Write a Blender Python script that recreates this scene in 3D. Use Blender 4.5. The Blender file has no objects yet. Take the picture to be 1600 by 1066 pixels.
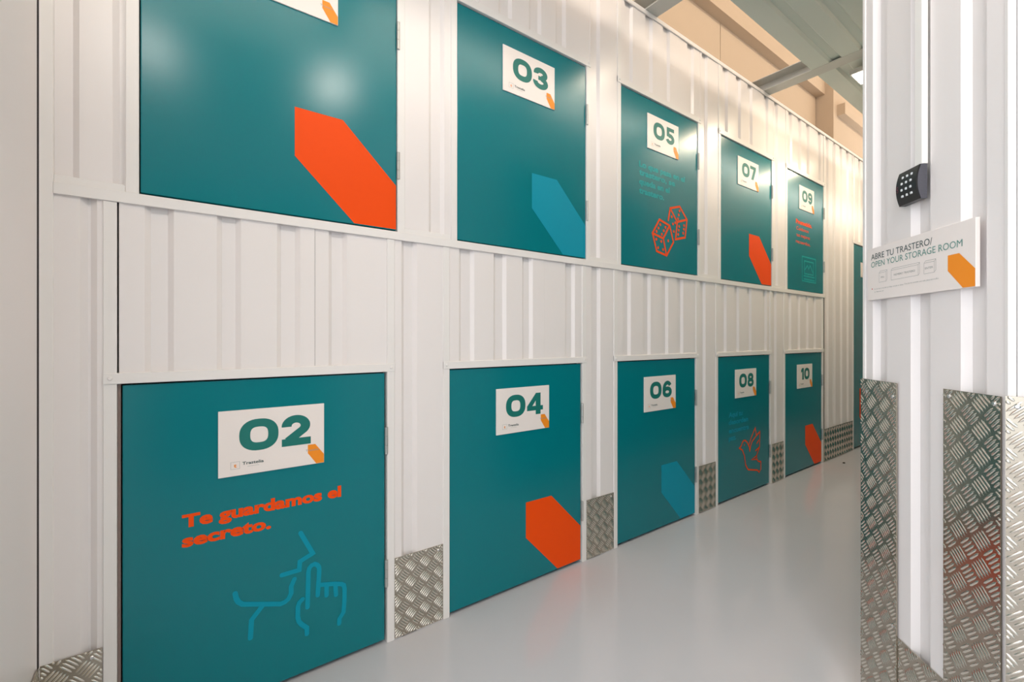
import bpy, bmesh, math, random
from mathutils import Vector, Matrix

# ------------------------------------------------------------------ camera, world, exposure
scn = bpy.context.scene
COL = scn.collection
VP_X, HORIZON, FPX = 1754.5, 528.8, 711.0          # camera calibration for a 1600 x 1066 frame
YAW = math.atan2(VP_X - 800.0, FPX)
CAM_Y, CAM_Z = -1.657, 1.15

cam_d = bpy.data.cameras.new('camera')
cam = bpy.data.objects.new('camera', cam_d)
COL.objects.link(cam)
cam_d.sensor_fit = 'HORIZONTAL'
cam_d.sensor_width = 36.0
cam_d.lens = 36.0 * FPX / 1600.0
cam_d.shift_y = (HORIZON - 533.0) / 1600.0
cam_d.clip_start = 0.02
cam.location = (0, CAM_Y, CAM_Z)
cam.rotation_euler = (math.pi / 2, 0, YAW - math.pi / 2)
scn.camera = cam

world = bpy.data.worlds.new('world')
scn.world = world
world.use_nodes = True
bg = world.node_tree.nodes['Background']
bg.inputs[0].default_value = (0.93, 0.96, 1.0, 1)
bg.inputs[1].default_value = 2.5

scn.view_settings.view_transform = 'Standard'
scn.view_settings.look = 'None'
scn.view_settings.gamma = 1.0
scn.view_settings.use_curve_mapping = False
scn.view_settings.exposure = 0.03

LAMP_COLOR = (1.0, 0.80, 0.57)
LAMP_POWER = 13.0
PANE_GLOW = 6.5                                               # added unseen glowing panes, for the glare on the upper doors

# ------------------------------------------------------------------ materials
def lin(c):
    return tuple((v / 255 / 12.92) if v / 255 <= 0.04045 else ((v / 255 + 0.055) / 1.055) ** 2.4 for v in c)

def mat(name, rgb, rough=0.4, metal=0.0, spec=0.5, bump=None, var=None, coat=0.0, coat_rough=0.1, rvar=None):
    m = bpy.data.materials.new(name)
    m.use_nodes = True
    nt = m.node_tree
    b = nt.nodes['Principled BSDF']
    col = lin(rgb)
    b.inputs['Base Color'].default_value = (*col, 1)
    b.inputs['Roughness'].default_value = rough
    b.inputs['Metallic'].default_value = metal
    b.inputs['Specular IOR Level'].default_value = spec
    b.inputs['Coat Weight'].default_value = coat
    b.inputs['Coat Roughness'].default_value = coat_rough
    tc = nt.nodes.new('ShaderNodeTexCoord')
    if var:
        scale, amt = var
        n = nt.nodes.new('ShaderNodeTexNoise')
        n.inputs['Scale'].default_value = scale
        n.inputs['Detail'].default_value = 4
        mix = nt.nodes.new('ShaderNodeMix')
        mix.data_type = 'RGBA'
        nt.links.new(tc.outputs['Object'], n.inputs['Vector'])
        nt.links.new(n.outputs['Fac'], mix.inputs['Factor'])
        mix.inputs['A'].default_value = (*[max(0, v * (1 - amt)) for v in col], 1)
        mix.inputs['B'].default_value = (*[min(1, v * (1 + amt)) for v in col], 1)
        nt.links.new(mix.outputs['Result'], b.inputs['Base Color'])
    if rvar:
        scale, lo, hi = rvar
        n = nt.nodes.new('ShaderNodeTexNoise')
        n.inputs['Scale'].default_value = scale
        mr = nt.nodes.new('ShaderNodeMapRange')
        mr.inputs['To Min'].default_value = lo
        mr.inputs['To Max'].default_value = hi
        nt.links.new(tc.outputs['Object'], n.inputs['Vector'])
        nt.links.new(n.outputs['Fac'], mr.inputs['Value'])
        nt.links.new(mr.outputs['Result'], b.inputs['Roughness'])
    if bump:
        scale, strength, dist = bump
        n = nt.nodes.new('ShaderNodeTexNoise')
        n.inputs['Scale'].default_value = scale
        n.inputs['Detail'].default_value = 2
        bp = nt.nodes.new('ShaderNodeBump')
        bp.inputs['Strength'].default_value = strength
        bp.inputs['Distance'].default_value = dist
        nt.links.new(tc.outputs['Object'], n.inputs['Vector'])
        nt.links.new(n.outputs['Fac'], bp.inputs['Height'])
        nt.links.new(bp.outputs['Normal'], b.inputs['Normal'])
    return m

M = {}
M['white'] = mat('white_steel', (240, 235, 234), 0.30, bump=(6, 0.05, 0.01))
M['trim'] = mat('white_trim', (240, 237, 235), 0.35)
M['teal'] = mat('teal_powder_coat', (0, 121, 131), 0.22, spec=0.34, bump=(420, 0.10, 0.0006))
M['orange'] = mat('orange_vinyl', (248, 80, 2), 0.5, spec=0.2)
M['blue'] = mat('blue_vinyl', (0, 150, 176), 0.5, spec=0.2)
M['faint'] = mat('faint_teal_vinyl', (4, 168, 172), 0.5, spec=0.2)
M['card'] = mat('sign_card', (244, 236, 232), 0.45)
M['numeral'] = mat('numeral_green', (4, 116, 108), 0.5)
M['amber'] = mat('amber_print', (250, 148, 22), 0.5)
M['ink'] = mat('dark_ink', (62, 84, 86), 0.5)
M['greenink'] = mat('green_ink', (96, 150, 142), 0.5)
M['greyink'] = mat('grey_ink', (150, 158, 156), 0.5)
M['paleink'] = mat('pale_ink', (196, 196, 192), 0.5)
M['redink'] = mat('red_ink', (200, 60, 50), 0.5)
M['hinge'] = mat('hinge_steel', (190, 190, 188), 0.35, 0.6)
M['plate'] = mat('tread_plate', (182, 174, 160), 0.24, 1.0, rvar=(30, 0.16, 0.26))  # same metal as the bars, darkened so their painted glints stand out
M['bar'] = mat('tread_bar', (230, 224, 212), 0.22, 1.0)  # lighter copy of the plate metal, standing in for glints on the bars
M['jamb'] = mat('brown_jamb', (134, 116, 110), 0.7)
M['rivet'] = mat('rivet', (225, 225, 225), 0.25, 1.0)
M['floor'] = mat('grey_epoxy', (196, 198, 206), 0.15, spec=0.5, var=(3, 0.03), rvar=(2.5, 0.10, 0.17))
M['ceil'] = mat('ceiling_steel', (205, 212, 204), 0.35)
M['beam'] = mat('galvanised_beam', (196, 196, 190), 0.4)
M['beige'] = mat('beige_concrete', (190, 168, 143), 0.8, spec=0.2, var=(4, 0.03))
M['dark'] = mat('dark_interior', (52, 46, 44), 0.8)
M['black'] = mat('black_plastic', (24, 25, 28), 0.35)
M['grille'] = mat('grey_plastic', (92, 92, 100), 0.5)
M['key'] = mat('white_key', (225, 228, 232), 0.35)
M['logo'] = mat('logo_red', (150, 70, 90), 0.5)
M['housing'] = mat('lamp_housing', (188, 184, 176), 0.4)
M['white_pvc'] = mat('white_pvc', (245, 243, 240), 0.3)
em = bpy.data.materials.new('lamp_lens')
em.use_nodes = True
e_b = em.node_tree.nodes['Principled BSDF']
e_b.inputs['Base Color'].default_value = (1, 1, 1, 1)
e_b.inputs['Emission Color'].default_value = (1, 0.93, 0.84, 1)
e_b.inputs['Emission Strength'].default_value = 6.0
M['lens'] = em
wn = em.copy()
wn.name = 'added_glow_pane'
wn.node_tree.nodes['Principled BSDF'].inputs['Emission Color'].default_value = (1, 0.88, 0.72, 1)
wn.node_tree.nodes['Principled BSDF'].inputs['Emission Strength'].default_value = PANE_GLOW
M['pane'] = wn

# ------------------------------------------------------------------ object helpers
def tag(o, label=None, cat=None, group=None, kind=None):
    if label: o['label'] = label
    if cat: o['category'] = cat
    if group: o['group'] = group
    if kind: o['kind'] = kind
    return o

def empty(name, loc=(0, 0, 0), rz=0.0):
    o = bpy.data.objects.new(name, None)
    o.empty_display_size = 0.05
    o.location = loc
    o.rotation_euler = (0, 0, rz)
    COL.objects.link(o)
    return o

def link(name, me, m, parent=None, smooth=False):
    me.materials.clear()
    me.materials.append(m)
    if smooth:
        for p in me.polygons: p.use_smooth = True
    o = bpy.data.objects.new(name, me)
    COL.objects.link(o)
    if parent: o.parent = parent
    return o

def pydata(name, verts, faces, m, parent=None, smooth=False):
    me = bpy.data.meshes.new(name)
    me.from_pydata(verts, [], faces)
    me.update()
    return link(name, me, m, parent, smooth)

def bm_box(bm, x0, x1, y0, y1, z0, z1):
    v = [bm.verts.new(p) for p in ((x0, y0, z0), (x1, y0, z0), (x1, y1, z0), (x0, y1, z0),
                                   (x0, y0, z1), (x1, y0, z1), (x1, y1, z1), (x0, y1, z1))]
    for f in ((0, 3, 2, 1), (4, 5, 6, 7), (0, 1, 5, 4), (1, 2, 6, 5), (2, 3, 7, 6), (3, 0, 4, 7)):
        bm.faces.new([v[i] for i in f])

def finish(name, bm, m, parent=None, bevel=0.0, segs=2, smooth=False):
    if bevel:
        bmesh.ops.bevel(bm, geom=bm.edges[:], offset=bevel, segments=segs, affect='EDGES', profile=0.6)
    me = bpy.data.meshes.new(name)
    bm.to_mesh(me)
    bm.free()
    return link(name, me, m, parent, smooth)

def box(name, x0, x1, y0, y1, z0, z1, m, parent=None, bevel=0.0, segs=2):
    bm = bmesh.new()
    bm_box(bm, x0, x1, y0, y1, z0, z1)
    return finish(name, bm, m, parent, bevel, segs)

def cyl(name, p, r, h, axis, m, parent=None, n=14, dome=False):
    """short cylinder at p; axis 'z' or 'y' (towards -y)"""
    vs, fs = [], []
    rings = [(r, 0), (r, h)] if not dome else [(r, 0), (r * 0.95, h * 0.5), (r * 0.6, h)]
    for rr, hh in rings:
        for i in range(n):
            a = 2 * math.pi * i / n
            if axis == 'z': vs.append((p[0] + rr * math.cos(a), p[1] + rr * math.sin(a), p[2] + hh))
            else: vs.append((p[0] + rr * math.cos(a), p[1] - hh, p[2] + rr * math.sin(a)))
    for k in range(len(rings) - 1):
        for i in range(n):
            j = (i + 1) % n
            fs.append((k * n + i, k * n + j, (k + 1) * n + j, (k + 1) * n + i))
    fs.append(tuple(range(n))[::-1])
    fs.append(tuple(range((len(rings) - 1) * n, len(rings) * n)))
    return pydata(name, vs, fs, m, parent)

# corrugated sheet: crest plane at y=yc, recesses (a,b) go back by dep, extruded along z
def sheet(name, u0, u1, z0, z1, recs, m, parent, yc=0.004, dep=0.013, slope=0.014, th=0.002):
    pts = [(u0, 0.0)]
    for a, b in recs:
        if b <= u0 + 0.002 or a >= u1 - 0.002: continue
        if a > u0 + 0.001:
            pts += [(a, 0.0), (min(a + slope, u1), dep)]
        else:
            pts[-1] = (u0, dep)
        if b < u1 - 0.001:
            pts += [(max(b - slope, pts[-1][0] + 0.001), dep), (b, 0.0)]
        else:
            pts.append((u1, dep))
    if pts[-1][0] < u1 - 1e-4: pts.append((u1, pts[-1][1]))
    n = len(pts)
    vs = []
    for z in (z0, z1):
        for x, d in pts: vs.append((x, yc + d, z))
        for x, d in pts: vs.append((x, yc + d + th, z))
    fs = []
    for i in range(n - 1):
        fs.append((i, i + 1, 2 * n + i + 1, 2 * n + i))
        fs.append((n + i + 1, n + i, 3 * n + i, 3 * n + i + 1))
        fs.append((i + 1, i, n + i, n + i + 1))
        fs.append((2 * n + i, 2 * n + i + 1, 3 * n + i + 1, 3 * n + i))
    fs.append((0, 2 * n, 3 * n, n))
    fs.append((n - 1, 2 * n - 1, 4 * n - 1, 3 * n - 1))
    return pydata(name, vs, fs, m, parent)

# five-bar tread plate: plate (part) with raised bars (sub-part, too small to pick apart)
BAR_L, BAR_W, BAR_H, CELL = 0.038, 0.0028, 0.0024, 0.061
def kick_plate(parent, u0, u1, z0, z1, yf=0.001, label=None, rivets=(), off=(0.0, 0.0)):
    p = box('kick_plate', u0, u1, yf, yf + 0.003, z0, z1, M['plate'], parent)
    p['label'] = label or 'ribbed aluminium tread plate'
    vs, fs = [], []
    i0, i1 = int(u0 / CELL) - 2, int(u1 / CELL) + 2
    j1 = int(z1 / CELL) + 2
    for i in range(i0, i1):
        for j in range(-1, j1):
            for k in (0, 1):
                cx = (i + 0.5 * k) * CELL + off[0]
                cz = (j + 0.5 * k) * CELL + off[1]
                a = math.radians(45 if k == 0 else -45)
                dx, dz = math.cos(a), math.sin(a)
                nx, nz = -dz, dx
                for q in range(-2, 3):
                    bx, bz = cx + nx * q * 0.0088, cz + nz * q * 0.0088
                    L = BAR_L * (0.92 if abs(q) == 2 else 1.0)
                    ex = abs(dx) * L * 0.5
                    if bx - ex < u0 or bx + ex > u1 or bz - ex < z0 or bz + ex > z1:
                        # shorten the bars that the cut edge runs through
                        t0, t1 = -L / 2, L / 2
                        lim = []
                        for (c, d, lo, hi) in ((bx, dx, u0, u1), (bz, dz, z0, z1)):
                            ta, tb = (lo - c) / d, (hi - c) / d
                            if ta > tb: ta, tb = tb, ta
                            t0, t1 = max(t0, ta), min(t1, tb)
                        if t1 - t0 < 0.006: continue
                    else:
                        t0, t1 = -L / 2, L / 2
                    b = len(vs)
                    def P(t, w, h): return (bx + dx * t + nx * w, yf - h, bz + dz * t + nz * w)
                    ta, tb = t0 + (t1 - t0) * 0.2, t1 - (t1 - t0) * 0.2
                    vs += [P(t0, 0, 0), P(ta, BAR_W, 0), P(tb, BAR_W, 0), P(t1, 0, 0), P(tb, -BAR_W, 0), P(ta, -BAR_W, 0),
                           P(ta, 0, BAR_H), P(tb, 0, BAR_H)]
                    fs += [(b, b + 6, b + 1), (b + 1, b + 6, b + 7, b + 2), (b + 2, b + 7, b + 3), (b + 3, b + 7, b + 4),
                           (b + 4, b + 7, b + 6, b + 5), (b + 5, b + 6, b)]
    o = pydata('tread_bars', vs, fs, M['bar'], p, smooth=True)
    o['kind'] = 'stuff'
    for (ru, rz) in rivets:
        cyl('rivet', (ru, yf, rz), 0.0055, 0.003, 'y', M['rivet'], p, 12, True)
    return p

# ------------------------------------------------------------------ flat print helpers (x right, z up, facing -y)
def ribbon_polys(pts, w, closed=False, caps=False):
    n = len(pts)
    L, R = [], []
    for i in range(n):
        p = Vector(pts[i])
        a = Vector(pts[i - 1]) if (i > 0 or closed) else None
        b = Vector(pts[(i + 1) % n]) if (i < n - 1 or closed) else None
        d0 = (p - a).normalized() if a is not None else None
        d1 = (b - p).normalized() if b is not None else None
        if d0 is None: d0 = d1
        if d1 is None: d1 = d0
        n0, n1 = Vector((-d0.y, d0.x)), Vector((-d1.y, d1.x))
        mm = n0 + n1
        if mm.length < 1e-5: mm = n0
        mm.normalize()
        k = 1.0 / max(0.55, mm.dot(n0))
        L.append(p + mm * w * 0.5 * k)
        R.append(p - mm * w * 0.5 * k)
    out = []
    for i in range(n if closed else n - 1):
        j = (i + 1) % n
        out.append([tuple(R[i]), tuple(R[j]), tuple(L[j]), tuple(L[i])])
    if caps and not closed:
        out += [disc(pts[0], w * 0.5), disc(pts[-1], w * 0.5)]
    return out

def disc(c, r, n=16, rz=None):
    rz = rz or r
    return [(c[0] + r * math.cos(2 * math.pi * i / n), c[1] + rz * math.sin(2 * math.pi * i / n)) for i in range(n)]

def rect(x0, x1, z0, z1): return [(x0, z0), (x1, z0), (x1, z1), (x0, z1)]

def decal(name, polys, y, m, parent, label=None):
    vs, fs = [], []
    for k, poly in enumerate(polys):
        b = len(vs)
        lvl = 0
        if isinstance(poly, tuple): lvl, poly = poly
        yy = y - 0.00008 * lvl
        area = sum(poly[i][0] * poly[(i + 1) % len(poly)][1] - poly[(i + 1) % len(poly)][0] * poly[i][1] for i in range(len(poly)))
        q = poly if area > 0 else poly[::-1]
        vs += [(x, yy, z) for x, z in q]
        fs.append(tuple(range(b, b + len(q))))
    o = pydata(name, vs, fs, m, parent)
    if label: o['label'] = label
    return o

def arc(cx, cz, rx, rz, a0, a1, n=22):
    return [(cx + rx * math.cos(math.radians(a0 + (a1 - a0) * i / n)), cz + rz * math.sin(math.radians(a0 + (a1 - a0) * i / n))) for i in range(n + 1)]

def superell(cx, cz, rx, rz, n=40, e=2.5):
    out = []
    for i in range(n):
        a = 2 * math.pi * i / n
        c, s = math.cos(a), math.sin(a)
        out.append((cx + rx * math.copysign(abs(c) ** (2 / e), c), cz + rz * math.copysign(abs(s) ** (2 / e), s)))
    return out

def lv(level, polys): return [(level, p) for p in polys]

def digit(ch):
    """heavy wide numeral, height 1; returns (levelled polys, width); pieces that cross lie on levels of their own"""
    w = 0.25
    R = ribbon_polys
    if ch == '0': return lv(0, R(superell(0.46, 0.5, 0.335, 0.375), w, True)), 0.92
    if ch == '1': return lv(0, [[(0.2, 0), (0.46, 0), (0.46, 1), (0.2, 1), (0.0, 0.84), (0.0, 0.60), (0.2, 0.70)]]), 0.46
    if ch == '2':
        p = arc(0.36, 0.655, 0.24, 0.225, 185, -40) + [(0.16, 0.17)]
        return lv(0, R(p, w)) + lv(1, [rect(0.0, 0.74, 0, 0.24)]), 0.74
    if ch == '3':
        return (lv(0, R(arc(0.36, 0.705, 0.235, 0.175, 190, -80), 0.235)) + lv(1, R(arc(0.36, 0.305, 0.265, 0.19, 82, -190), 0.235))
                + lv(2, [rect(0.24, 0.42, 0.41, 0.60)])), 0.75
    if ch == '4':
        return (lv(0, [rect(0.43, 0.68, 0, 1)]) + lv(1, [rect(0, 0.80, 0.19, 0.40)])
                + lv(2, [[(0.0, 0.19), (0.26, 0.40), (0.68, 1.0), (0.44, 1.0), (0.0, 0.40)]])), 0.80
    if ch == '5':
        return (lv(0, [rect(0.08, 0.70, 0.78, 1.0)]) + lv(1, [rect(0.08, 0.30, 0.44, 1.0)])
                + lv(2, R(arc(0.36, 0.325, 0.25, 0.205, 125, -165), 0.235))), 0.74
    if ch in '69':
        p = lv(0, R(superell(0.39, 0.325, 0.265, 0.205, 32, 2.2), 0.235, True))
        p += lv(1, R([(0.125, 0.36)] + arc(0.405, 0.5, 0.28, 0.38, 178, 35, 18), 0.235))
        if ch == '9': p = [(l, [(0.78 - x, 1 - z) for x, z in q]) for l, q in p]
        return p, 0.78
    if ch == '7': return lv(0, [rect(0, 0.72, 0.77, 1.0)]) + lv(1, [[(0.14, 0), (0.42, 0), (0.72, 0.80), (0.44, 0.80)]]), 0.72
    if ch == '8':
        return lv(0, R(superell(0.39, 0.705, 0.225, 0.18, 30, 2.2), 0.225, True)) + lv(1, R(superell(0.39, 0.305, 0.27, 0.195, 30, 2.2), 0.225, True)), 0.78

def number_polys(txt, cx, z0, h, xs=1.2):
    gs = [digit(c) for c in txt]
    gap = 0.08
    tot = (sum(g[1] for g in gs) + gap * (len(gs) - 1)) * h * xs
    x = cx - tot / 2
    out = []
    for polys, w in gs:
        out += [(l, [(x + px * h * xs, z0 + pz * h) for px, pz in q]) for l, q in polys]
        x += (w + gap) * h * xs
    return out

def text_mesh(name, s, x, z, width, cap, y, m, parent, bold=0.0, words=0.0):
    cu = bpy.data.curves.new(name, 'FONT')
    cu.body = s
    cu.size = 1.0
    cu.offset = bold
    cu.resolution_u = 3
    to = bpy.data.objects.new(name, cu)
    COL.objects.link(to)
    bpy.context.view_layer.update()
    dg = bpy.context.evaluated_depsgraph_get()
    me = bpy.data.meshes.new_from_object(to.evaluated_get(dg))
    bpy.data.objects.remove(to)
    bpy.data.curves.remove(cu)
    xs = [v.co.x for v in me.vertices]
    x0, x1 = min(xs), max(xs)
    for v in me.vertices:
        v.co = Vector((x + (v.co.x - x0) / (x1 - x0) * width, y, z + v.co.y * cap / 0.72))
    if not words:
        return text_link(name, me, m, parent)
    # one mesh per word: islands grouped by the gaps between them
    par = list(range(len(me.vertices)))
    def find(i):
        while par[i] != i:
            par[i] = par[par[i]]
            i = par[i]
        return i
    for p in me.polygons:
        vv = list(p.vertices)
        for q in vv[1:]: par[find(q)] = find(vv[0])
    isl = {}
    for p in me.polygons: isl.setdefault(find(p.vertices[0]), []).append(list(p.vertices))
    items = sorted(((min(me.vertices[i].co.x for f in fs for i in f), max(me.vertices[i].co.x for f in fs for i in f), fs) for fs in isl.values()), key=lambda t: t[0])
    sp = words
    groups = []
    for x0_, x1_, fs in items:
        if groups and x0_ - groups[-1][0] < sp: groups[-1] = (max(groups[-1][0], x1_), groups[-1][1] + fs)
        else: groups.append((x1_, list(fs)))
    out = []
    for _, fs in groups:
        idx = {}
        vs = []
        ff = []
        for f in fs:
            for i in f:
                if i not in idx:
                    idx[i] = len(vs)
                    vs.append(tuple(me.vertices[i].co))
            ff.append([idx[i] for i in f])
        nm = bpy.data.meshes.new(name)
        nm.from_pydata(vs, [], ff)
        nm.update()
        out.append(text_link(name, nm, m, parent))
    return out

def text_link(name, me, m, parent):
    me.update()
    if me.polygons and sum(p.normal.y * p.area for p in me.polygons) > 0: me.flip_normals()
    me.update()
    return link(name, me, m, parent)

# ------------------------------------------------------------------ floor
fl = box('floor', -5.0, 9.2, -6.0, 2.0, -0.10, 0.0, M['floor'])
tag(fl, 'glossy light grey epoxy floor of the storage aisle', 'floor', kind='structure')

# ------------------------------------------------------------------ door wall (crests and trims on y = 0, room towards -y)
WB = empty('wall_back')
tag(WB, 'white ribbed steel locker wall holding two rows of teal doors', 'wall', kind='structure')
Z_TOP, Z_RAIL0, Z_RAIL1 = 3.035, 1.526, 1.557
Z_LO, Z_UP = 1.024, 2.56
UP_X = [-0.077, 0.950, 1.987, 3.033, 4.077]
LO_X = [-0.124, 0.914, 1.957, 2.996, 4.035]
DW = 0.766
box('backing', -0.30, 9.0, 0.046, 0.10, 0.0, 3.055, M['dark'], WB)  # added dark sheet: stops light leaks, stands in for the unlit interiors

def trim(x0, x1, z0, z1, yf=0.0, yb=0.045, name='trim_strip'):
    return box(name, x0, x1, yf, yb, z0, z1, M['trim'], WB, 0.0012, 1)

def screw(x, z, yf=-0.003):
    return cyl('screw', (x, yf, z), 0.006, 0.0035, 'y', M['trim'], WB, 12, True)

trim(-0.275, -0.249, 0.0, Z_TOP, -0.002)                        # corner post
trim(-0.249, 4.866, Z_RAIL0, Z_RAIL1, -0.004, 0.0036, 'rail')    # continuous middle rail
screw(4.852, 1.541, -0.004)
trim(-0.249, 9.0, Z_TOP, 3.06, -0.003, 0.0036, 'rail')            # top rail
box('rail_cap', -0.249, 9.0, 0.0036, 0.10, 3.056, 3.060, M['trim'], WB)
box('rail_sill', -0.249, 4.866, 0.0036, 0.045, 1.5505, 1.557, M['trim'], WB)
T = 0.029
for k in range(5):
    x = LO_X[k]
    trim(x - T, x, 0.0, Z_RAIL0)
    trim(x + DW + 0.006, x + DW + 0.006 + T, 0.0, Z_RAIL0)
    trim(x - T, x + DW + 0.006 + T, Z_LO, Z_LO + 0.030, -0.003, 0.045, 'header_trim')
    screw(x - T * 0.5, Z_LO + 0.016)
    screw(x + DW + 0.006 + T * 0.5, Z_LO + 0.016)
    x = UP_X[k]
    trim(x - T, x, Z_RAIL1, Z_TOP)
    trim(x + DW, x + DW + T, Z_RAIL1, Z_TOP if k == 4 else Z_UP + 0.034)
    trim(x - T, x + DW + T, Z_UP, Z_UP + 0.034, -0.003, 0.045, 'header_trim')
    screw(x - T * 0.5, Z_UP + 0.018)
    screw(x + DW + T * 0.5, Z_UP + 0.018)
XT = 5.628                                                     # tall door
trim(XT - T, XT, 0.0, Z_TOP)
trim(XT + DW, XT + DW + T, 0.0, Z_TOP)
trim(XT - T, XT + DW + T, 2.13, 2.162, -0.003, 0.045, 'header_trim')
trim(5.072, 5.084, 0.0, Z_TOP, 0.001, 0.045)                    # seam cover in the plain end panel

def panel(u0, u1, z0, z1, recs, yc=0.004):
    return sheet('sheet_panel', u0, u1, z0, z1, recs, M['white'], WB, yc)

# panels above the lower doors, split at their lap seams
LOW = [([(-0.065, 0.002), (0.108, 0.172), (0.274, 0.345), (0.437, 0.501)], 0.391),
       ([(0.961, 1.036), (1.136, 1.206), (1.297, 1.360), (1.570, 1.637)], 1.430),
       ([(2.008, 2.074), (2.184, 2.255), (2.361, 2.429), (2.523, 2.590)], 2.482),
       ([(3.047, 3.114), (3.222, 3.290), (3.405, 3.473), (3.655, 3.724)], 3.523),
       ([(4.090, 4.156), (4.263, 4.331), (4.440, 4.507), (4.606, 4.673)], 4.560)]
for k, (recs, seam) in enumerate(LOW):
    x0, x1 = LO_X[k], LO_X[k] + DW + 0.006
    panel(x0 + (0.004 if k == 0 else 0.0), seam, Z_LO + 0.028, Z_RAIL0 + 0.024, recs)
    panel(seam + 0.0015, x1, Z_LO + 0.028, Z_RAIL0 + 0.024, recs, 0.0055)
# narrow lower panels between the door frames
NLOW = [(-0.249, LO_X[0] - T, [(-0.199, -0.165)])]
for k, r in enumerate(((0.706, 0.771), (1.756, 1.824), (2.780, 2.845), (3.820, 3.885))):
    NLOW.append((LO_X[k] + DW + 0.006 + T, LO_X[k + 1] - T, [r]))
for x0, x1, r in NLOW: panel(x0, x1, 0.0, Z_RAIL0 + 0.024, r)
# narrow upper panels and the panels above the upper doors
NUP = [(-0.249, UP_X[0] - T, [(-0.27, -0.200), (-0.134, -0.10)])]
for k, r in enumerate(((0.822, 0.892), (1.753, 1.820), (2.802, 2.869), (3.842, 3.910))):
    NUP.append((UP_X[k] + DW + T, UP_X[k + 1] - T, [r]))
for x0, x1, r in NUP:
    panel(x0, x1, Z_RAIL1, Z_TOP + 0.020, r)
    trim(x0, x1, Z_RAIL1, Z_RAIL1 + 0.020, 0.0025, 0.02, 'sill_trim')
UPR = [[(-0.02, 0.05), (0.155, 0.225), (0.33, 0.40), (0.505, 0.575)],
       [(0.99, 1.06), (1.163, 1.237), (1.338, 1.412), (1.506, 1.572)],
       [(2.022, 2.092), (2.204, 2.273), (2.375, 2.446), (2.633, 2.709)],
       [(3.062, 3.132), (3.244, 3.313), (3.415, 3.486), (3.673, 3.747)],
       [(4.104, 4.174), (4.284, 4.353), (4.455, 4.526), (4.713, 4.786)]]
for k in range(5):
    x0, x1 = UP_X[k], UP_X[k] + DW + T
    sm = x0 + (0.58 if k > 1 else 0.64)
    panel(x0, sm, Z_UP + 0.032, Z_TOP + 0.020, UPR[k])
    panel(sm + 0.0015, x1, Z_UP + 0.032, Z_TOP + 0.020, UPR[k], 0.0055)
# plain wall beyond the lockers
ENDR = [(4.895 + 0.175 * i, 4.965 + 0.175 * i) for i in range(24)]
panel(4.87, 5.072, 0.0, Z_TOP + 0.020, ENDR)
panel(5.084, XT - T, 0.0, Z_TOP + 0.020, ENDR)
panel(XT, XT + DW, 2.16, Z_TOP + 0.020, ENDR)
panel(XT + DW + T, 9.0, 0.0, Z_TOP + 0.020, ENDR)
# kick plates
for i, (x0, x1, r) in enumerate(NLOW):
    kick_plate(WB, x0 + (-0.024 if i == 0 else 0.001), x1 - 0.001, 0.004, 0.31, -0.0025 if i == 0 else 0.001,
               rivets=[(x1 - 0.022, 0.292)], off=(0.012 * i, 0.02))
kick_plate(WB, 4.842, XT - T - 0.001, 0.004, 0.305, -0.001, off=(0.0, 0.01))

# ------------------------------------------------------------------ storage doors
YD = 0.006                                                      # door face sits just behind the frame
def number_sign(parent, txt, x, z):
    sg = box('number_sign', x, x + 0.31, YD - 0.005, YD - 0.0002, z, z + 0.205, M['card'], parent, 0.0006, 1)
    sg['label'] = 'white number sign reading ' + txt
    y = YD - 0.0056
    decal('numeral', number_polys(txt, x + 0.161, z + 0.072, 0.101), y, M['numeral'], sg)
    decal('corner_stripe', [[(x + 0.257, z + 0.068), (x + 0.257, z + 0.040), (x + 0.284, z + 0.001), (x + 0.309, z + 0.001), (x + 0.309, z + 0.030), (x + 0.281, z + 0.068)]],
          y, M['amber'], sg, 'orange corner stripe')
    lx, lz = x + 0.033, z + 0.022
    fr = ribbon_polys([(lx, lz), (lx + 0.024, lz), (lx + 0.024, lz + 0.022), (lx, lz + 0.022)], 0.0012, True)
    decal('logo_frame', fr, y, M['paleink'], sg)
    text_mesh('logo_letter', 't', lx + 0.008, lz + 0.005, 0.008, 0.012, y, M['amber'], sg, 0.03)
    text_mesh('wordmark', 'Trastelia', lx + 0.031, lz + 0.010, 0.060, 0.0095, y, M['ink'], sg, 0.02)
    decal('tagline', [rect(lx + 0.045, lx + 0.078, lz + 0.003, lz + 0.0042)], y, M['paleink'], sg)
    text_mesh('faint_wordmark', 'Trastelia', x + 0.250, z + 0.046, 0.042, 0.007, y - 0.0002, M['greyink'], sg)
    return sg

def hinge(parent, x, z0, z1, y=-0.001):
    bm = bmesh.new()
    n = 3
    seg = (z1 - z0) / n
    for k in range(n):
        r = 0.0062
        bmesh.ops.create_cone(bm, cap_ends=True, segments=12, radius1=r, radius2=r, depth=seg - 0.0012,
                              matrix=Matrix.Translation((x, y, z0 + seg * (k + 0.5))))
    bm_box(bm, x - 0.001, x + 0.006, y + 0.003, y + 0.008, z0, z1)
    return finish('hinge', bm, M['hinge'], parent)

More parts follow.
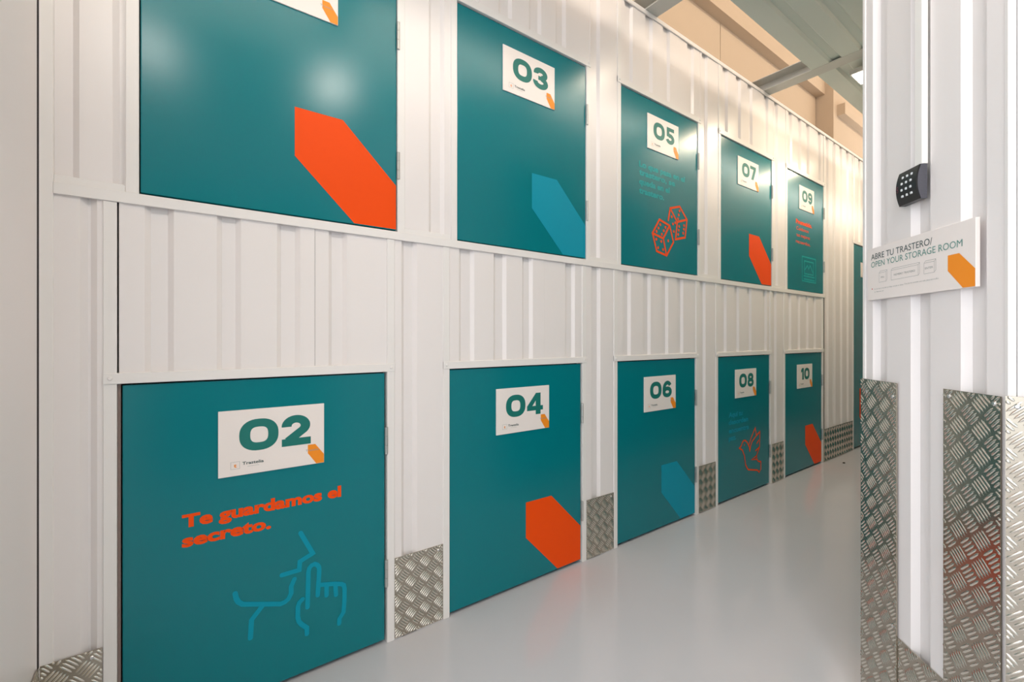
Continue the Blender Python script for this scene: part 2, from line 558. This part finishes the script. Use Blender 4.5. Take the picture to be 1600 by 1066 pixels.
STRIPE = [(0.405, 0.372), (0.405, 0.207), (0.603, 0.006), (0.7625, 0.006), (0.7625, 0.177), (0.563, 0.372)]
def storage_door(txt, x0, zb, h, label, stripe=None, gap_l=0.003, lower=True, sign_z=None, w=DW):
    t = empty('storage_locker', (x0, 0, zb))
    tag(t, label, 'locker', 'numbered storage lockers')
    zb0 = 0.014 if lower else 0.007
    box('door_leaf', gap_l, w - 0.0025, YD, YD + 0.032, zb0, h - 0.005, M['teal'], t, 0.0025, 2)
    zs = sign_z if sign_z is not None else (0.719 if lower else 0.708)
    if txt: number_sign(t, txt, 0.235, zs)
    for a, b in (((0.714, 0.816), (0.214, 0.316)) if lower else ((0.698, 0.803), (0.202, 0.305))):
        hinge(t, w + 0.002, a, b)
    if stripe:
        dz = 0.012 if lower else 0.0
        pts = [(x, z + dz) for x, z in STRIPE]
        pts[2] = (pts[2][0], zb0 + 0.003)
        pts[3] = (pts[3][0] - 0.001, zb0 + 0.003)
        pts[4] = (pts[4][0] - 0.001, pts[4][1])
        decal('stripe', [pts], YD - 0.0007, M[stripe], t, {'orange': 'broad orange angular stripe', 'blue': 'broad light blue angular stripe'}[stripe])
    return t

def slogan(door, lines, m, cap, bold=0.03, label=None):
    for s, x, z, wdt in lines:
        for o in text_mesh('slogan_word', s, x, z, wdt, cap, YD - 0.0007, m, door, bold, words=0.24 * wdt / len(s)):
            if label: o['label'] = label

def icon(door, name, strokes, w, m, dots=(), dr=0.009, closed=(), label=None):
    polys = []
    lev = 0
    for s in strokes:
        polys += lv(lev, ribbon_polys(s, w)) + lv(lev + 1, [disc(s[0], w * 0.5), disc(s[-1], w * 0.5)])
        lev += 2
    for s in closed:
        polys += lv(lev, ribbon_polys(s, w, True))
        lev += 1
    polys += lv(lev, [disc(p, dr, 10) for p in dots])
    return decal(name, polys, YD - 0.0007, m, door, label)

HU, HL = Z_UP - Z_RAIL1, Z_LO
storage_door('01', UP_X[0], Z_RAIL1, HU, 'upper storage locker with teal door and orange stripe, directly above the hushing face drawing', 'orange', lower=False, sign_z=0.699)
storage_door('03', UP_X[1], Z_RAIL1, HU, 'upper storage locker with teal door numbered 03 and pale blue angular stripe', 'blue', lower=False)
d05 = storage_door('05', UP_X[2], Z_RAIL1, HU, 'upper storage locker with teal door numbered 05 and orange drawing of two dice', None, lower=False)
storage_door('07', UP_X[3], Z_RAIL1, HU, 'upper storage locker with teal door numbered 07 and orange stripe', 'orange', lower=False)
d09 = storage_door('09', UP_X[4], Z_RAIL1, HU, 'upper storage locker with teal door numbered 09 and orange lettering and faint photo icon', None, lower=False)
d02 = storage_door('02', LO_X[0], 0, HL, 'lower storage locker with teal door numbered 02 and orange slogan and hushing face drawing', None, gap_l=0.011)
storage_door('04', LO_X[1], 0, HL, 'lower storage locker with teal door numbered 04 and broad orange stripe', 'orange')
storage_door('06', LO_X[2], 0, HL, 'lower storage locker with teal door numbered 06 and blue angular stripe', 'blue')
d08 = storage_door('08', LO_X[3], 0, HL, 'lower storage locker with teal door numbered 08 and orange outline of a dove', None)
storage_door('10', LO_X[4], 0, HL, 'lower storage locker with teal door numbered 10 and orange stripe', 'orange')
dt = empty('storage_locker', (XT, 0, 0))
tag(dt, 'tall storage locker with floor-length dark teal door past the long plate skirting', 'locker', 'numbered storage lockers')
box('door_leaf', 0.003, DW - 0.003, YD, YD + 0.032, 0.014, 2.125, M['teal'], dt, 0.0025, 2)
decal('stripe', [[(0.19, 0.62), (0.19, 0.32), (0.47, 0.03), (0.762, 0.03), (0.762, 0.22), (0.40, 0.62)]], YD - 0.0007, M['orange'], dt, 'orange angular stripe')
sgt = box('number_sign', 0.222, 0.532, YD - 0.005, YD, 1.80, 2.005 - 0.05, M['card'], dt, 0.0006, 1)
for a in (0.3, 1.0, 1.75): hinge(dt, DW + 0.002, a, a + 0.1)

box('jamb_strip', LO_X[0] + 0.0005, LO_X[0] + 0.0075, 0.010, 0.045, 0.0, Z_LO, M['jamb'], WB)
# door 02 slogan and drawing
slogan(d02, [('Te guardamos el', 0.145, 0.589, 0.459), ('secreto.', 0.145, 0.531, 0.236)], M['orange'], 0.037, 0.045, 'bold orange lettering')
icon(d02, 'hushing_face', [
    [(0.470, 0.491), (0.509, 0.411), (0.468, 0.395), (0.466, 0.367), (0.413, 0.366)],
    [(0.451, 0.341), (0.441, 0.320), (0.441, 0.296), (0.433, 0.281), (0.422, 0.274), (0.409, 0.272), (0.300, 0.309), (0.289, 0.320), (0.283, 0.333), (0.280, 0.350)],
    [(0.359, 0.288), (0.325, 0.250), (0.322, 0.194)],
    [(0.492, 0.232), (0.495, 0.352), (0.498, 0.364), (0.505, 0.371), (0.514, 0.373), (0.523, 0.368), (0.529, 0.358), (0.530, 0.347), (0.525, 0.262)],
    [(0.530, 0.296), (0.579, 0.284), (0.605, 0.275), (0.613, 0.268), (0.616, 0.254), (0.615, 0.206), (0.612, 0.172), (0.598, 0.154), (0.597, 0.137)],
    [(0.554, 0.289), (0.554, 0.252)], [(0.584, 0.279), (0.586, 0.243)],
    [(0.476, 0.265), (0.466, 0.257), (0.462, 0.246), (0.461, 0.210), (0.465, 0.193), (0.474, 0.180), (0.490, 0.163), (0.490, 0.142)]],
    0.0148, M['blue'], label='blue line drawing of a face with a finger to the lips')
# door 05 slogan and dice
slogan(d05, [('Lo que pasa en el', 0.163, 0.584, 0.457), ('trastero, se', 0.163, 0.537, 0.352), ('queda en el', 0.163, 0.484, 0.295), ('trastero.', 0.163, 0.431, 0.240)],
       M['faint'], 0.034, 0.04, 'faint blue-green lettering')
icon(d05, 'dice_drawing', [
    [(0.287, 0.216), (0.393, 0.198), (0.457, 0.284)], [(0.393, 0.198), (0.426, 0.098)],
    [(0.444, 0.317), (0.463, 0.393), (0.564, 0.420), (0.643, 0.350), (0.623, 0.234), (0.519, 0.209), (0.537, 0.320), (0.463, 0.393)],
    [(0.537, 0.320), (0.643, 0.350)]], 0.0135, M['orange'],
    dots=[(0.363, 0.277), (0.345, 0.254), (0.326, 0.231), (0.414, 0.268), (0.396, 0.245), (0.378, 0.221), (0.324, 0.184), (0.372, 0.177), (0.342, 0.136), (0.39, 0.13), (0.443, 0.19),
          (0.561, 0.393), (0.553, 0.366), (0.544, 0.34), (0.558, 0.295), (0.553, 0.27), (0.548, 0.243), (0.61, 0.308), (0.609, 0.284), (0.6, 0.258), (0.478, 0.342), (0.491, 0.3), (0.516, 0.311), (0.5, 0.255)],
    dr=0.0092, closed=[[(0.354, 0.306), (0.457, 0.284), (0.497, 0.188), (0.426, 0.098), (0.327, 0.114), (0.287, 0.216)]],
    label='orange line drawing of two dice')
# door 08 slogan and dove
slogan(d08, [('Aquí tu', 0.150, 0.590, 0.196), ('desorden', 0.150, 0.537, 0.278), ('encuentra', 0.150, 0.478, 0.290), ('paz.', 0.150, 0.425, 0.105)],
       M['blue'], 0.034, 0.04, 'faint blue lettering')
icon(d08, 'dove_drawing', [
    [(0.298, 0.352), (0.328, 0.366), (0.340, 0.386), (0.359, 0.398), (0.384, 0.398), (0.415, 0.379), (0.447, 0.340), (0.453, 0.308)],
    [(0.441, 0.360), (0.479, 0.411), (0.538, 0.473), (0.555, 0.411), (0.492, 0.378), (0.464, 0.344), (0.453, 0.308)],
    [(0.555, 0.411), (0.611, 0.436), (0.605, 0.318), (0.544, 0.298)], [(0.590, 0.372), (0.560, 0.350)],
    [(0.605, 0.318), (0.558, 0.261), (0.564, 0.231), (0.479, 0.240), (0.550, 0.256)],
    [(0.564, 0.231), (0.584, 0.212), (0.625, 0.202), (0.625, 0.147), (0.598, 0.126), (0.571, 0.147), (0.428, 0.175), (0.390, 0.215), (0.371, 0.289), (0.340, 0.334), (0.298, 0.352)]],
    0.0115, M['orange'], dots=[(0.372, 0.366)], dr=0.006, label='orange line drawing of a dove')
# door 09 slogan and photo icon
slogan(d09, [('Prometido.', 0.175, 0.577, 0.334)], M['orange'], 0.036, 0.05, 'bold orange lettering')
slogan(d09, [('Cuidamos', 0.185, 0.523, 0.251), ('tus mejores', 0.185, 0.467, 0.278), ('recuerdos.', 0.175, 0.410, 0.297)], M['orange'], 0.030, 0.01, 'orange lettering')
icon(d09, 'photo_icon', [[(0.36, 0.195), (0.41, 0.235), (0.44, 0.205), (0.47, 0.240), (0.53, 0.180)], [(0.335, 0.140), (0.56, 0.138)], [(0.335, 0.112), (0.56, 0.110)]],
     0.011, M['faint'], closed=[[(0.298, 0.305), (0.587, 0.305), (0.590, 0.092), (0.300, 0.094)], [(0.345, 0.270), (0.540, 0.270), (0.540, 0.160), (0.345, 0.160)]],
     label='faint line drawing of a photograph')

# ------------------------------------------------------------------ left wall (smooth white panel at the corner)
WL = empty('wall_left', (-0.275, -0.75, 0), math.pi / 2)
tag(WL, 'smooth white wall panel meeting the locker wall at the corner post', 'wall', kind='structure')
box('flat_panel', 0.0, 0.7492, 0.004, 0.06, 0.0, 3.06, M['white'], WL)
kick_plate(WL, 0.0, 0.746, 0.004, 0.31, -0.0005, off=(0.01, 0.02))

# ------------------------------------------------------------------ right block: chamfered corner, entry face, aisle face
FX, FY = 1.7425, -1.167                                        # far edge of the chamfer
NX, NY = 1.3946, -1.515                                        # near edge of the chamfer
WR = empty('wall_right', (FX, FY, 0), math.radians(225))
tag(WR, 'white ribbed steel corner wall with keypad and sign, set at an angle', 'wall', kind='structure')
CR = [(0.045, 0.109), (0.205, 0.275), (0.368, 0.437)]
sheet('sheet_panel', 0.012, 0.484, 0.0, 3.06, CR, M['white'], WR, 0.003, 0.015, 0.013)
box('trim_strip', 0.0, 0.012, 0.0, 0.03, 0.0, 3.06, M['trim'], WR, 0.001, 1)
box('trim_strip', 0.483, 0.4915, 0.0, 0.03, 0.0, 3.06, M['trim'], WR, 0.001, 1)
kick_plate(WR, -0.002, 0.160, 0.004, 1.024, -0.004, 'tall narrow tread plate at the far edge', [(0.029, 0.986), (0.145, 0.985), (0.146, 0.335)], (0.02, 0.01))
kick_plate(WR, 0.161, 0.325, 0.004, 0.31, -0.001, 'low tread plate strip', (), (0.0, 0.03))
kick_plate(WR, 0.326, 0.478, 0.004, 1.027, -0.004, 'tall tread plate at the near edge', [(0.344, 1.011), (0.464, 1.010)], (0.035, 0.0))
WE = empty('wall_entry', (NX, NY, 0), -math.pi / 2)
tag(WE, 'smooth white end wall with tall tread plate beside the angled corner', 'wall', kind='structure')
box('flat_panel', 0.012, 2.6, 0.002, 0.04, 0.0, 3.06, M['white'], WE)
box('trim_strip', -0.002, 0.011, -0.001, 0.03, 0.0, 3.06, M['trim'], WE, 0.001, 1)
kick_plate(WE, -0.004, 0.60, 0.004, 1.03, -0.005, 'tall tread plate wrapping the corner', [(0.013, 1.010)], (0.02, 0.02))
WA = empty('wall_aisle', (9.0, FY, 0), math.pi)
tag(WA, 'white ribbed steel wall facing the numbered doors across the aisle', 'wall', kind='structure')
AR = [(0.06 + 0.175 * i, 0.13 + 0.175 * i) for i in range(41)]
LA = 9.0 - FX
sheet('sheet_panel', 0.0, LA, 0.0, 3.06, AR, M['white'], WA, 0.004)
for k in range(6):
    xa = LA - 0.35 - DW - 1.04 * k
    for z0, z1 in ((0.014, 1.02), (1.563, 2.555)):
        box('door_panel', xa - (0.11 if z0 < 1 else 0), xa + DW + (0.10 if z0 < 1 else 0), -0.006, 0.003, z0, z1, M['teal'], WA, 0.002, 1)  # unseen doors, lower row widened to darken reflections in the numbered doors
WN = box('wall_end', 9.0, 9.1, -3.0, 0.1, 0.0, 3.06, M['white'])
tag(WN, 'white wall closing the far end of the aisle', 'wall', kind='structure')

# keypad
def on_chamfer(name, u, z):
    d = Vector((-math.sqrt(0.5), -math.sqrt(0.5), 0)) * u
    return empty(name, (FX + d.x, FY + d.y, z), math.radians(225))

kp = on_chamfer('keypad', 0.187, 1.511)
tag(kp, 'black access keypad with white keys above the storage room sign', 'keypad')
KW, KH = 0.079, 0.089
def kdepth(z):                                                  # bulged front
    q = (z / KH - 0.5) * 2
    return 0.0145 + 0.0085 * (1 - q * q)
NS = 12
vs, fs = [], []
for i in range(NS + 1):
    z = KH * i / NS
    for x in (0.002, KW - 0.002): vs.append((x, -kdepth(z), z))
for i in range(NS): fs.append((2 * i, 2 * i + 1, 2 * i + 3, 2 * i + 2))
b0 = len(vs)
for i in range(NS + 1):
    z = KH * i / NS
    for x in (0.0, KW): vs.append((x, -kdepth(z) + 0.0015, z))
for i in range(NS + 1):
    z = KH * i / NS
    for x in (0.0, KW): vs.append((x, 0.002, z))
b1 = b0 + 2 * (NS + 1)
for i in range(NS):
    fs += [(2 * i + 1, b0 + 2 * i + 1, b0 + 2 * i + 3, 2 * i + 3), (b0 + 2 * i, 2 * i, 2 * i + 2, b0 + 2 * i + 2)]
    fs += [(b0 + 2 * i + 1, b1 + 2 * i + 1, b1 + 2 * i + 3, b0 + 2 * i + 3), (b1 + 2 * i, b0 + 2 * i, b0 + 2 * i + 2, b1 + 2 * i + 2)]
fs += [(0, b0, b0 + 1, 1), (b0, b1, b1 + 1, b0 + 1)]
t_ = 2 * NS
fs += [(t_, t_ + 1, b0 + t_ + 1, b0 + t_), (b0 + t_, b0 + t_ + 1, b1 + t_ + 1, b1 + t_)]
pydata('body', vs, fs, M['black'], kp)
vs, fs = [], []                                                # grey side cover on the near side, with a raised grid
for i in range(NS + 1):
    z = KH * i / NS
    vs += [(KW + 0.0006, 0.0015, z), (KW + 0.0006, -kdepth(z) + 0.0022, z)]
for i in range(NS): fs.append((2 * i, 2 * i + 2, 2 * i + 3, 2 * i + 1))
gr = pydata('side_grille', vs, fs, M['grille'], kp)
gr['label'] = 'grey grid-textured side'
bm = bmesh.new()
for i in range(16):
    z = KH * (i + 0.5) / 16
    dmax = kdepth(z) - 0.003
    n = int((dmax + 0.001) / 0.003)
    for j in range(n):
        y = 0.0005 - 0.003 * (j + 0.3)
        bm_box(bm, KW + 0.0006, KW + 0.0012, y - 0.0016, y, z - 0.0018, z + 0.0018)
gd = finish('grid_studs', bm, M['grille'], gr)
gd['kind'] = 'stuff'
KEYS = [(0.025 + 0.0165 * c, 0.0715 - 0.0167 * r) for r in range(4) for c in range(3)]
for i, (kx, kz) in enumerate(KEYS):
    w = 0.0052 if i not in (9, 11) else 0.0068
    yk = -kdepth(kz)
    bm = bmesh.new()
    bm_box(bm, kx - w / 2, kx + w / 2, yk - 0.0022, yk + 0.001, kz - 0.003, kz + 0.003)
    finish('key', bm, M['key'], kp, 0.0006, 1)
lg = ribbon_polys(arc(0.009, 0.0475, 0.0028, 0.0036, 20, 320, 14), 0.001) + lv(1, ribbon_polys(arc(0.009, 0.0395, 0.0028, 0.0036, 200, 500, 14), 0.001))
decal('logo', lg, -kdepth(0.043) - 0.0008, M['logo'], kp, 'small reddish logo')

ct = on_chamfer('cable_trunking', 0.243, 1.600)
tag(ct, 'thin white cable trunking running down the wall to the keypad', 'trunking')
box('cover', 0.0, 0.026, -0.0125, -0.004, 0.0, 1.455, M['white_pvc'], ct, 0.002, 2)
box('base_rail', 0.001, 0.025, -0.004, 0.002, 0.0, 1.455, M['white_pvc'], ct)

# sign
sg = on_chamfer('wall_sign', 0.040, 1.2655)
tag(sg, 'white bilingual sign with amber corner mark below the keypad', 'sign')
SW, SH = 0.384, 0.1555
box('board', 0.0, SW, -0.0085, 0.0005, 0.0, SH, M['card'], sg, 0.0006, 1)
ys = -0.0090
decal('corner_mark', [[(0.307, 0.083), (0.307, 0.046), (0.350, 0.0012), (0.3832, 0.0012), (0.3832, 0.041), (0.340, 0.083)]], ys, M['amber'], sg, 'amber angular corner mark')
text_mesh('title_line', 'ABRE TU TRASTERO/', 0.018, 0.1205, 0.240, 0.0180, ys, M['ink'], sg)
text_mesh('title_line', 'OPEN YOUR STORAGE ROOM', 0.018, 0.0975, 0.331, 0.0175, ys, M['greenink'], sg)
def iso_box(x0, x1, z0, z1, e=0.005):
    return (ribbon_polys([(x0, z0), (x1 - e, z0), (x1 - e, z1 - e), (x0, z1 - e)], 0.0007, True)
            + ribbon_polys([(x0, z1 - e), (x0 + e, z1), (x1, z1), (x1, z0 + e), (x1 - e, z0)], 0.0007)
            + ribbon_polys([(x1 - e, z1 - e), (x1, z1)], 0.0007))
for x0, x1, s in ((0.055, 0.090, 'PIN'), (0.107, 0.216, 'NÚMERO TRASTERO'), (0.231, 0.270, 'ENTER')):
    bb = decal('step_box', iso_box(x0, x1, 0.0495, 0.082), ys, M['greyink'], sg)
    wd = (x1 - x0 - 0.005) * (0.45 if s == 'PIN' else 0.78)
    text_mesh('step_word', s, (x0 + x1 - 0.005) / 2 - wd / 2, 0.0605, wd, 0.0055, ys - 0.0001, M['greyink'], bb)
decal('red_mark', [disc((0.023, 0.033), 0.0022, 10)], ys, M['redink'], sg)
text_mesh('fine_print', 'En caso de no recordar su código consulte en oficina', 0.034, 0.0300, 0.122, 0.0036, ys, M['greyink'], sg)
text_mesh('fine_print', 'If you do not remember your code, please ask at office', 0.161, 0.0310, 0.118, 0.0036, ys, M['greyink'], sg)
text_mesh('fine_print', 'o llame al', 0.034, 0.0215, 0.040, 0.0036, ys, M['greyink'], sg)

# ------------------------------------------------------------------ ceiling over the aisle, carried by beams
CE = empty('ceiling', (0, 0, 3.063))
tag(CE, 'pale green-grey ribbed steel ceiling over the aisle', 'ceiling', kind='structure')
BX = [-2.15, -0.70, 0.75, 2.20, 3.65, 9.00]
def ceil_sheet(x0, x1, y0, y1):
    # profile across y, extruded along x, crests facing down
    pts = [(y1, 0.0)]
    k = 0
    while True:
        a = (y1 - 0.11) - 0.175 * k
        b = a - 0.075
        if b < y0: break
        pts += [(a, 0.0), (a - 0.013, 0.016), (b + 0.013, 0.016), (b, 0.0)]
        k += 1
    pts.append((y0, 0.0))
    n = len(pts)
    vs = [(x, y, z + t) for x in (x0, x1) for t in (0, 0.002) for y, z in pts]
    fs = []
    for i in range(n - 1):
        fs += [(i, 2 * n + i, 2 * n + i + 1, i + 1), (n + i, n + i + 1, 3 * n + i + 1, 3 * n + i)]
        fs += [(i, i + 1, n + i + 1, n + i), (2 * n + i, 3 * n + i, 3 * n + i + 1, 2 * n + i + 1)]
    fs += [(0, n, 3 * n, 2 * n), (n - 1, 3 * n - 1, 4 * n - 1, 2 * n - 1)]
    return pydata('ceiling_sheet', vs, fs, M['ceil'], CE)
for i in range(1, len(BX) - 1):
    ceil_sheet(BX[i] + 0.06, min(BX[i + 1] + 0.055, 9.0), -0.835, -0.33)
    if BX[i] < 0.8: ceil_sheet(BX[i] + 0.06, min(BX[i + 1] + 0.055, 1.36), -2.9, -1.45)
for x in BX[1:-1]:
    bm = bmesh.new()
    bm_box(bm, x, x + 0.11, (-1.25 if x > 1 else -2.9), 0.09, -0.002, 0.003)
    bm_box(bm, x + 0.10, x + 0.11, (-1.25 if x > 1 else -2.9), 0.09, 0.003, 0.10)
    bm_box(bm, x, x + 0.11, (-1.25 if x > 1 else -2.9), 0.09, 0.095, 0.10)
    finish('ceiling_beam', bm, M['beam'], CE)

# ------------------------------------------------------------------ lamps
def flood_light(x, y, label, power=LAMP_POWER, color=LAMP_COLOR):
    t = empty('flood_light', (x, y, 2.993))
    tag(t, label, 'lamp', 'ceiling flood lights')
    bm = bmesh.new()
    v = [(-0.10, -0.13), (0.10, -0.13), (0.10, 0.13), (-0.10, 0.13)]
    lo = [bm.verts.new((a, b, 0.0)) for a, b in v]
    mi = [bm.verts.new((a, b, 0.03)) for a, b in v]
    hi = [bm.verts.new((a * 0.6, b * 0.7, 0.05)) for a, b in v]
    bm.faces.new(lo[::-1]); bm.faces.new(hi)
    for A, B in ((lo, mi), (mi, hi)):
        for i in range(4): bm.faces.new([A[i], A[(i + 1) % 4], B[(i + 1) % 4], B[i]])
    finish('housing', bm, M['housing'], t)
    box('lens', -0.09, 0.09, -0.12, 0.12, -0.006, 0.0, M['lens'], t)
    box('bracket', -0.02, 0.02, -0.05, 0.05, 0.045, 0.075, M['housing'], t)
    ld = bpy.data.lights.new('flood_lamp', 'AREA')
    ld.shape = 'RECTANGLE'
    ld.size, ld.size_y = 0.17, 0.23
    ld.energy = power
    ld.color = color
    lo_ = bpy.data.objects.new('flood_lamp', ld)
    COL.objects.link(lo_)
    lo_.location = (x, y, 2.984)
    return t
flood_light(3.90, -0.645, 'square flood light fixed under the aisle ceiling beside the beam')
flood_light(2.40, -0.58, 'flood light on the ceiling above the keypad corner', 2.5)
flood_light(5.45, -0.60, 'flood light on the ceiling near the tall door')
flood_light(0.93, -1.76, 'flood light on the entry ceiling above the angled corner', 11.0, (1.0, 0.93, 0.84))
flood_light(-0.12, -1.98, 'added fill flood light on the entry ceiling near the smooth white wall', 9.5, (1.0, 0.95, 0.88))  # added unseen fill lamp, brightens the left wall and entry

# ------------------------------------------------------------------ warehouse shell behind the lockers
WF = empty('wall_far', (0, 1.3, 0))
tag(WF, 'beige warehouse wall with projecting rails rising behind the lockers', 'wall', kind='structure')
xs = [-3.0, -0.5, 2.45, 5.397, 8.305]
for a, b in zip(xs[:-1], xs[1:]): box('wall_panel', a + 0.006, b - 0.006, 0.0, 0.12, 0.0, 7.0, M['beige'], WF)
box('wall_joint', -3.0, 8.3, 0.02, 0.13, 0.0, 7.0, M['dark'], WF)
box('wall_rail', -3.0, 8.318, -0.124, 0.0, 5.03, 5.25, M['beige'], WF)
box('column', 8.318, 14.0, -0.242, 0.12, 0.0, 7.0, M['beige'], WF)
box('wall_rail', 8.47, 14.0, -0.349, -0.242, 4.685, 4.86, M['beige'], WF)

# unseen shell added for the light: roof, glowing pane wall, wall behind the entry
RF = box('roof', -5.0, 24.0, -6.1, 1.4, 7.6, 7.7, M['beige'])  # added out of view to keep world light off the beige wall
tag(RF, 'unseen beige warehouse roof high above the lockers, added to block sky light', 'roof', kind='structure')
WH = empty('wall_front', (0, -6.0, 0))
tag(WH, 'unseen beige warehouse wall with an added row of high glowing panes', 'wall', kind='structure')
box('wall_panel', -5.0, 24.0, -0.1, 0.0, 3.06, 6.0, M['beige'], WH)
box('wall_panel', -5.0, 24.0, -0.1, 0.0, 7.4, 7.6, M['beige'], WH)
for i in range(15): box('mullion', -5.0 + 2.0 * i, -4.9 + 2.0 * i, -0.05, 0.03, 6.0, 7.4, M['trim'], WH)
for i in range(14):
    wd = box('glow_pane', -4.9 + 2.0 * i, -3.0 + 2.0 * i, -0.03, -0.02, 6.0, 7.4, M['pane'], WH)  # added light source, placed to reflect in the upper doors
WV = empty('wall_behind', (1.39, -3.2, 0), math.pi)  # added out of view, gives the doors something darker to reflect
tag(WV, 'unseen white ribbed wall with teal doors, added behind the entry to darken reflections', 'wall', kind='structure')
sheet('sheet_panel', 0.0, 1.8, 0.0, 3.06, AR, M['white'], WV, 0.004)
for k in range(2):
    for z0, z1 in ((0.014, 1.02), (1.563, 2.555)):
        box('door_panel', 0.05 + 0.90 * k, 0.05 + 0.90 * k + DW, -0.006, 0.003, z0, z1, M['teal'], WV, 0.002, 1)

# ------------------------------------------------------------------ scrap on the floor
bm = bmesh.new()
bmesh.ops.create_icosphere(bm, subdivisions=1, radius=0.012)
for v in bm.verts: v.co = Vector((v.co.x * 1.4, v.co.y, max(-0.004, v.co.z * 0.5)))
sc_ = finish('floor_scrap', bm, M['dark'])
sc_.location = (4.952, -0.123, 0.004)
tag(sc_, 'tiny dark scrap lying on the grey floor', 'scrap')
